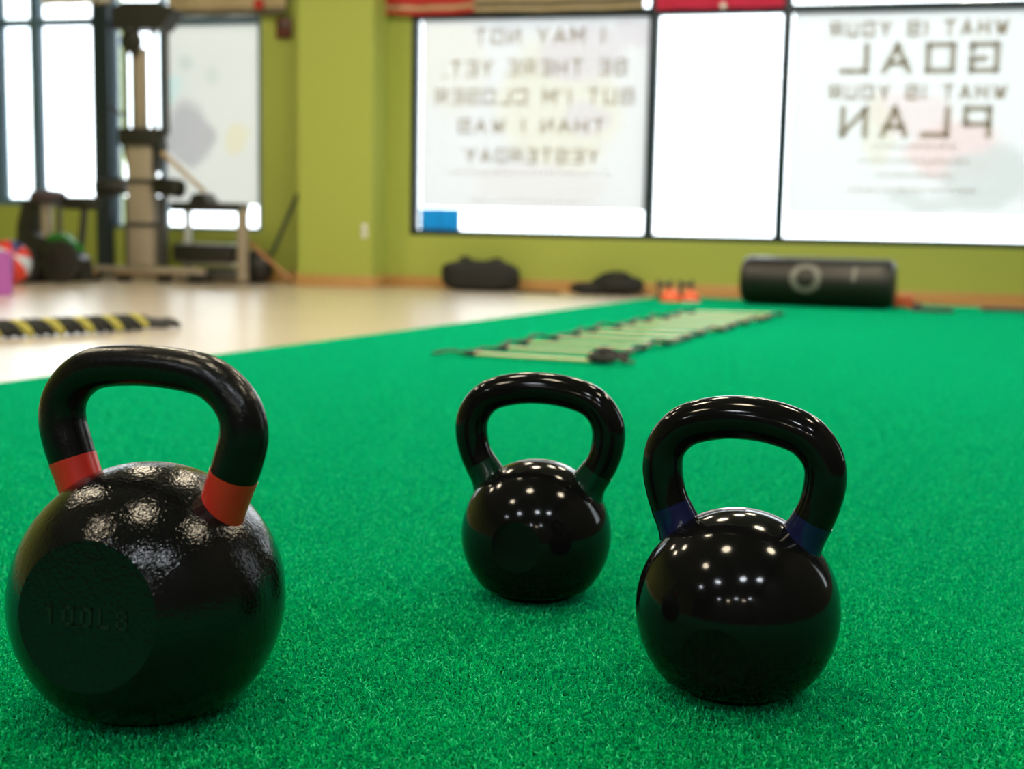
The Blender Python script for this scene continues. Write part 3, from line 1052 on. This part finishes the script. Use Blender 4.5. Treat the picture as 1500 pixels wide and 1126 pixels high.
bag_patch(lambda t: [(.20 + .006 * t, .06 + .085 * t), (.222 + .006 * t, .06 + .085 * t)], 6, 'stripe_mark')

# ------------------------------------------------------------------ duffel bags by the wall
def lump(name, material, parent, c, size, seed, power=.55, amp=.06):
    """soft rounded bag body (superellipsoid with dents), resting at c.z"""
    mb = MB()
    r = random.Random(seed)
    ph = [r.uniform(0, 6) for _ in range(6)]
    nu, nv = 40, 20
    def sp_(v, p):
        return math.copysign(abs(v) ** p, v)
    rows = []
    for j in range(nv + 1):
        b = -math.pi / 2 + math.pi * j / nv
        row = []
        for i in range(nu):
            a = 2 * math.pi * i / nu
            x = sp_(math.cos(b), power) * sp_(math.cos(a), power)
            y = sp_(math.cos(b), power) * sp_(math.sin(a), power)
            z = sp_(math.sin(b), power)
            d = 1 + amp * (math.sin(3 * a + ph[0]) * math.cos(2 * b + ph[1]) + .6 * math.sin(5 * a + ph[2]) * math.cos(3 * b + ph[3]))
            row.append(mb.bm.verts.new((c[0] + x * d * size[0] / 2, c[1] + y * d * size[1] / 2, c[2] + max((z * d + 1), 0) * size[2] / 2)))
        rows.append(row)
    for j in range(nv):
        for i in range(nu):
            i2 = (i + 1) % nu
            mb.bm.faces.new((rows[j][i], rows[j][i2], rows[j + 1][i2], rows[j + 1][i]))
    bmesh.ops.remove_doubles(mb.bm, verts=mb.bm.verts, dist=1e-5)
    return mb.build(name, material, parent, smooth=None)

def place(px, py, z=0.0):
    return ground(px, py, z)
g0 = place(704, 425)
e = thing('duffel_bag', W(on_wall(704, 400, .17)[0], .17, 0), WYAW, 'tall black duffel bag with carry handles on the wooden floor by the wall', 'bag')
lump('bag_body', 'black_cloth', e, (0, 0, 0), (.50, .26, .185), 5, .5, .03)
for y in (-.06, .06):
    MB().tube(catmull([(-.14, y, .165), (-.12, y, .20), (-.105, y * .8, .214), (-.08, y, .19), (0, y, .183), (.07, y, .19), (.10, y * .8, .205), (.13, y, .19), (.15, y, .165)], 5), .010, 8).build('carry_handle', 'strap', e)
MB().tube(catmull([(-.2, 0, .176), (0, .005, .187), (.2, 0, .176)], 5), .005, 6).build('zip', 'black_plastic', e)
MB().tube(catmull([(.22, -.10, .03), (.30, -.12, .008), (.42, -.10, .007), (.55, -.13, .007)], 6), .012, 8, normal=(0, 0, 1), flat=.6).build('shoulder_strap', 'strap', e)
g0 = place(893, 432)
e = thing('gym_bag', W(on_wall(893, 420, .15)[0], .15, 0), WYAW, 'low slumped black gym bag on the wooden floor at the turf corner', 'bag')
lump('bag_body', 'black_cloth', e, (.05, 0, 0), (.34, .22, .125), 11, .8, .07)
lump('side_pocket', 'black_cloth', e, (-.12, -.03, 0), (.26, .16, .075), 12, .8, .06)
MB().tube(catmull([(-.1, -.06, .07), (-.02, -.08, .13), (.10, -.07, .14), (.18, -.06, .08), (.235, -.07, .012)], 6), .010, 8).build('carry_handle', 'strap', e)

# ------------------------------------------------------------------ orange cones and push-up handles
for k, (px_, py_, sc, lb) in enumerate(((984, 442, .82, 'orange dome cone on the turf edge beside the slumped gym bag'), (1014, 443, .74, 'smaller pale-rimmed orange dome cone on the turf toward the punching bag'))):
    g0 = place(px_, py_, TZ)
    e = thing('dome_cone', (g0.x, g0.y + .07, TZ), 0, lb, 'cone')
    rr_ = .075 * sc
    MB().lathe([(rr_, 0), (rr_ * 1.02, .004), (rr_ * .9, .03), (rr_ * .6, .058), (rr_ * .35, .066), (rr_ * .3, .060), (rr_ * .5, .05), (rr_ * .82, .025), (rr_ * .9, .0)], 28).build('dome', 'orange', e)
    MB().lathe([(rr_ * .98, -.0), (rr_ * 1.06, .001), (rr_ * 1.06, .006), (rr_ * .98, .008)], 28).build('rim', 'orange' if k == 0 else 'flag_white', e)
for k, (px_, lb) in enumerate(((974, 'black push-up handle behind the orange cone, nearer the gym bag'), (1006, 'black push-up handle behind the orange cone, nearer the punching bag'))):
    g0 = place(px_, 438, TZ)
    e = thing('pushup_handle', (g0.x, g0.y + .05, TZ), math.radians(25), lb, 'exercise handle')
    for sgn in (-1, 1):
        MB().tube(catmull([(sgn * .03, -.04, .008), (sgn * .032, 0, .012), (sgn * .042, .0, .07), (sgn * .046, 0, .115)], 5), .009, 8).build('upright', 'dark_steel', e)
        MB().box((sgn * .03, 0, .005), (.022, .12, .010), .003).build('foot', 'black_plastic', e)
    MB().cyl((-.05, 0, .085), (.05, 0, .085), .013, 12, .004).build('grip', 'dark_steel', e)

# orange bands and the flat mat right of the punching bag
g0 = place(1324, 452, TZ)
e = thing('resistance_band', (g0.x, g0.y + .03, TZ + .004), 0, 'crumpled orange resistance band at the end of the punching bag', 'exercise band')
for k in range(3):
    pts = [((.055 - .008 * k) * math.cos(a) + .01 * math.sin(3 * a + k), .04 * math.sin(a), .012 + .022 * k + .008 * math.sin(2 * a + k)) for a in [2 * math.pi * i / 30 for i in range(30)]]
    MB().tube(pts, .010, 8, closed=True).build('loop', 'orange_rubber', e)
MB().cyl((.05, -.02, .014), (.10, -.01, .014), .013, 12, .003).build('grip', 'black_plastic', e)
for k, (a_, b_, lb) in enumerate(((1338, 1398, 'thin black rubber mat by the baseboard next to the orange band'), (1440, 1530, 'thin black rubber mat by the baseboard under the mirrored grey words'))):
    g0, g1 = place(a_, 455, TZ), place(b_, 458, TZ)
    L_ = (g1 - g0).length
    e = thing('rubber_mat', ((g0.x + g1.x) / 2, (g0.y + g1.y) / 2 + .03, TZ), WYAW, lb, 'mat')
    MB().box((0, 0, .007), (L_, .16, .014), .004).build('pad', 'black_plastic', e)
    MB().box((0, 0, .015), (L_ - .03, .13, .003), .001).build('tread', 'black_cloth', e)

# ------------------------------------------------------------------ equipment along the left of the window wall
def frame_at(px, py):
    """floor pixel -> (s, off) of a piece of equipment standing there"""
    p = ground(px, py)
    return (p - P0).dot(U), off_of(p)

# cable machine
cs, co_ = frame_at(208, 413)
co_ = max(co_, .45)
def cm(x, y):
    s, z = on_wall(x, y, co_)
    return s - cs, z
e = thing('cable_machine', W(cs, co_, 0), WYAW, 'tall beige cable column machine with black crown and padded arms before the cream poster', 'gym machine')
def rect(px0, px1, py0, py1, y, dy, name, material, bevel=.006, parent=None):
    x0, z1 = cm(px0, py0); x1, z0 = cm(px1, py1)
    z0 = max(z0, 0)
    return MB().box(((x0 + x1) / 2, y, (z0 + z1) / 2), (x1 - x0, dy, z1 - z0), bevel).build(name, material, parent or e)
rect(125, 300, 388, 402, .0, .07, 'base_beam', 'beige_steel')
rect(150, 296, 401, 411.5, .03, .05, 'base_skirt', 'beige_steel')
for fx in (138, 184, 243, 289):
    rect(fx - 8, fx + 8, 402, 413.5, -.01, .08, 'foot', 'black_plastic')
rect(190, 228, 213, 390, .0, .10, 'lower_column', 'beige_steel', .012)
for y_ in (262, 325):
    rect(189, 229, y_, y_ + 8, -.004, .108, 'column_clamp', 'dark_steel', .004)
rect(197, 213, 70, 200, .02, .06, 'upper_column', 'beige_steel')
for gx in (177, 189, 219, 237):
    x_, zt = cm(gx, 40); _, zb_ = cm(gx, 196)
    MB().cyl((x_, .05, zb_), (x_, .05, zt), .019, 12).build('guide_rod', 'chrome' if gx in (189, 219) else 'dark_steel', e)
# crown: an arched black housing
pts_ = [cm(170, 44), cm(170, 14), cm(185, 4), cm(235, 4), cm(258, 14), cm(250, 30), cm(240, 44)]
MB().prism(pts_, Matrix.Translation((0, .03, 0)), .16).build('crown', 'black_plastic', e)
x_, z_ = cm(197, 62)
MB().cyl((x_, -.06, z_), (x_, -.02, z_), .075, 24, .008).build('pulley', 'black_plastic', e)
rect(193, 203, 40, 84, -.0, .05, 'pulley_bracket', 'black_plastic')
rect(180, 237, 188, 214, .0, .15, 'collar', 'black_plastic', .015)
for sgn, (a0_, a1_) in ((-1, (182, 191)), (1, (227, 238))):
    p4 = [cm(a0_, 212), cm(a1_, 212), cm(a1_ if sgn < 0 else a0_ + 3, 252), cm(a0_ + 8 if sgn < 0 else a0_, 252)]
    MB().prism(p4, Matrix.Translation((0, .02, 0)), .10).build('side_gusset', 'black_plastic', e)
    xa, za = cm(186 if sgn < 0 else 232, 272); xb, zb2 = cm(148 if sgn < 0 else 272, 277)
    MB().cyl((xa, -.02, za), (xb, -.06, zb2), .060, 20, .012).build('padded_arm', 'black_vinyl', e)
    rect(180 if sgn < 0 else 229, 188 if sgn < 0 else 238, 288, 390, .05, .08, 'weight_stack_shroud', 'dark_steel')
x0_, z0_ = cm(166, 157); x1_, z1_ = cm(190, 172)
MB().cyl((x0_, -.05, z0_), (x1_, -.02, z1_), .010, 10).build('selector_lever', 'black_plastic', e)

# weight bench beside it
bs, bo = frame_at(312, 413)
bo = max(bo, .42)
def bm_(x, y):
    s, z = on_wall(x, y, bo)
    return s - bs, z
e = thing('weight_bench', W(bs, bo, 0), WYAW, 'beige framed weight bench with black pads beside the cable machine', 'bench')
def brect(px0, px1, py0, py1, y, dy, name, material, bevel=.006):
    x0, z1 = bm_(px0, py0); x1, z0 = bm_(px1, py1)
    z0 = max(z0, 0)
    return MB().box(((x0 + x1) / 2, y, (z0 + z1) / 2), (x1 - x0, dy, z1 - z0), bevel).build(name, material, e)
brect(261, 354, 296, 311, 0, .26, 'seat_pad', 'black_vinyl', .015)
pts_ = [bm_(283, 299), bm_(290, 284), bm_(303, 283), bm_(315, 299)]
MB().prism(pts_, Matrix.Translation((0, 0, 0)), .16).build('arm_rest', 'black_vinyl', e)
brect(349, 362, 305, 413, 0, .06, 'leg', 'beige_steel')
brect(261, 269, 307, 404, .10, .05, 'leg', 'white_plastic')
brect(261, 347, 356, 385, .02, .22, 'lower_pad', 'black_vinyl', .02)
brect(264, 350, 383, 389, .0, .05, 'cross_bar', 'white_plastic')
brect(300, 350, 392, 410, .02, .12, 'base_block', 'dark_steel')
brect(262, 300, 404, 413, .06, .2, 'foot', 'dark_steel')

# poles
def pole(name, pa, pb, offa, offb, r, material, label, cat='pole', cap=None):
    (sa, za), (sb, zb_) = on_wall(*pa, offa), on_wall(*pb, offb)
    base = W(sb, offb, max(zb_, r))
    e = thing(name, base, 0, label, cat)
    top = W(sa, offa, za) - base
    MB().cyl((0, 0, 0), top, r, 12, .003).build('shaft', material, e)
    MB().cyl(top * .985, top * 1.01, r * 1.15, 12, .003).build('end_cap', cap or 'black_plastic', e)
pole('wooden_pole', (237, 223), (300, 281), co_ + .08, bo + .02, .014, 'wood_pole', 'pale wooden pole leaning from the cable machine onto the bench', cap='wood_pole')
pole('wooden_pole', (362, 352), (426, 410), .34, .36, .013, 'wood_pole_red', 'reddish wooden pole slanting down to the floor by the column', cap='wood_pole_red')
pole('exercise_bar', (436, 285), (398, 372), .08, .22, .016, 'dark_rod', 'thin dark green bar leaning on the wall beside the column')

# slam ball behind the bench leg
g0 = place(376, 413)
e = thing('slam_ball', W(on_wall(377, 385, .16)[0], .16, 0), 0, 'black slam ball on the floor between bench and column', 'ball')
rb2 = .115
MB().lathe([(rb2 * math.cos(a), rb2 + rb2 * math.sin(a)) if abs(a) < 1.57 else (0, rb2 + rb2 * math.sin(a)) for a in [-math.pi / 2 + math.pi * i / 20 for i in range(21)]], 32).build('shell', 'black_vinyl', e)
MB().tube([(math.cos(a) * (rb2 + .001), math.sin(a) * (rb2 + .001), rb2) for a in [2 * math.pi * k / 32 for k in range(32)]], .004, 6, closed=True).build('seam', 'black_plastic', e)

# exercise bike
es, eo = frame_at(80, 414)
eo = max(eo, .5)
def em(x, y):
    s, z = on_wall(x, y, eo)
    return s - es, z
e = thing('exercise_bike', W(es, eo, 0), WYAW, 'black exercise bike with plum saddle and green trim below the blue-framed window', 'exercise bike')
def epoly(pp, y, th, name, material):
    return MB().prism([em(*p) for p in pp], Matrix.Translation((0, y, 0)), th).build(name, material, e)
epoly([(28, 412), (30, 350), (42, 338), (60, 345), (80, 352), (104, 362), (122, 380), (127, 412)], .02, .14, 'drive_cover', 'black_plastic')
x_, z_ = em(100, 385)
MB().cyl((x_, -.12, max(z_, .14)), (x_, -.06, max(z_, .14)), .135, 36, .012).build('flywheel', 'black_plastic', e)
x_, z_ = em(50, 388)
MB().cyl((x_, -.11, z_), (x_, -.05, z_), .10, 32, .012).build('crank_cover', 'dark_steel', e)
xa, za = em(68, 297); xb, zb_ = em(68, 352)
MB().bar((xa, 0, zb_), (xa, 0, za), .05, .06, .008).build('seat_post', 'beige_steel', e)
x0_, z1_ = em(49, 277); x1_, z0_ = em(93, 298)
sd = lump('saddle', 'saddle', e, ((x0_ + x1_) / 2, 0, z0_), (x1_ - x0_, .2, z1_ - z0_), 4, .7, .03)
epoly([(22, 412), (24, 330), (32, 292), (52, 289), (56, 300), (46, 345), (44, 412)], .05, .09, 'rear_upright', 'black_plastic')
xa, za = em(94, 297); xb, zb_ = em(143, 298)
MB().cyl((xa, 0, za), (xb, 0, zb_), .042, 14, .01).build('handlebar', 'black_vinyl', e)
xa, za = em(124, 300); xb, zb_ = em(118, 372)
MB().cyl((xb, 0, zb_), (xa, 0, za), .022, 12).build('handlebar_post', 'black_plastic', e)
xa, za = em(84, 300); xb, zb_ = em(84, 350)
MB().cyl((xb, .02, zb_), (xa, .02, za), .016, 12).build('brace', 'dark_steel', e)
epoly([(78, 350), (84, 341), (104, 343), (112, 352), (122, 358), (124, 368), (108, 366), (92, 358)], -.04, .07, 'green_trim', 'green_plastic')
for a_, b_ in (((52, 388), (40, 402)), ((52, 388), (66, 374))):
    xa, za = em(*a_); xb, zb_ = em(*b_)
    MB().bar((xa, -.13, za), (xb, -.13, zb_), .025, .02, .004).build('crank_arm', 'dark_steel', e)
    MB().box((xb, -.17, zb_), (.09, .08, .025), .006).build('pedal', 'black_plastic', e)

# medicine ball and foam roller at the left edge
g0 = place(2, 418)
e = thing('exercise_ball', (g0.x, g0.y + .12, 0), .6, 'navy, red and pale blue panelled ball beside the exercise bike', 'ball')
rb3 = .135
tilt = Matrix.Translation((0, 0, rb3)) @ Matrix.Rotation(math.radians(70), 4, 'X')
NPAN = 8
for k in range(NPAN):
    mb = MB()
    rows = []
    for j in range(17):
        b = -math.pi / 2 + math.pi * j / 16
        rows.append([mb.bm.verts.new(tilt @ Vector((rb3 * math.cos(b) * math.cos(a), rb3 * math.cos(b) * math.sin(a), rb3 * math.sin(b))))
                     for a in [2 * math.pi * (k + i / 6) / NPAN for i in range(7)]])
    for j in range(16):
        for i in range(6):
            mb.bm.faces.new((rows[j][i], rows[j][i + 1], rows[j + 1][i + 1], rows[j + 1][i]))
    bmesh.ops.remove_doubles(mb.bm, verts=mb.bm.verts, dist=1e-5)
    mb.build('panel', ('red_ball', 'blue_ball', 'red_ball', 'grey_ball')[k % 4], e, smooth=None)
g0 = place(-6, 433)
e = thing('foam_roller', (g0.x - .02, g0.y + .07, 0), 0, 'purple foam roller standing on end in front of the panelled ball', 'foam roller')
MB().lathe([(.035, 0), (.070, 0), (.075, .006), (.075, .222), (.070, .228), (.035, .228), (.035, .12), (.035, .0)], 28).build('foam', 'purple_foam', e)
MB().lathe([(.026, .002), (.036, .002), (.036, .231), (.026, .231), (.026, .002)], 24).build('core_tube', 'black_plastic', e)
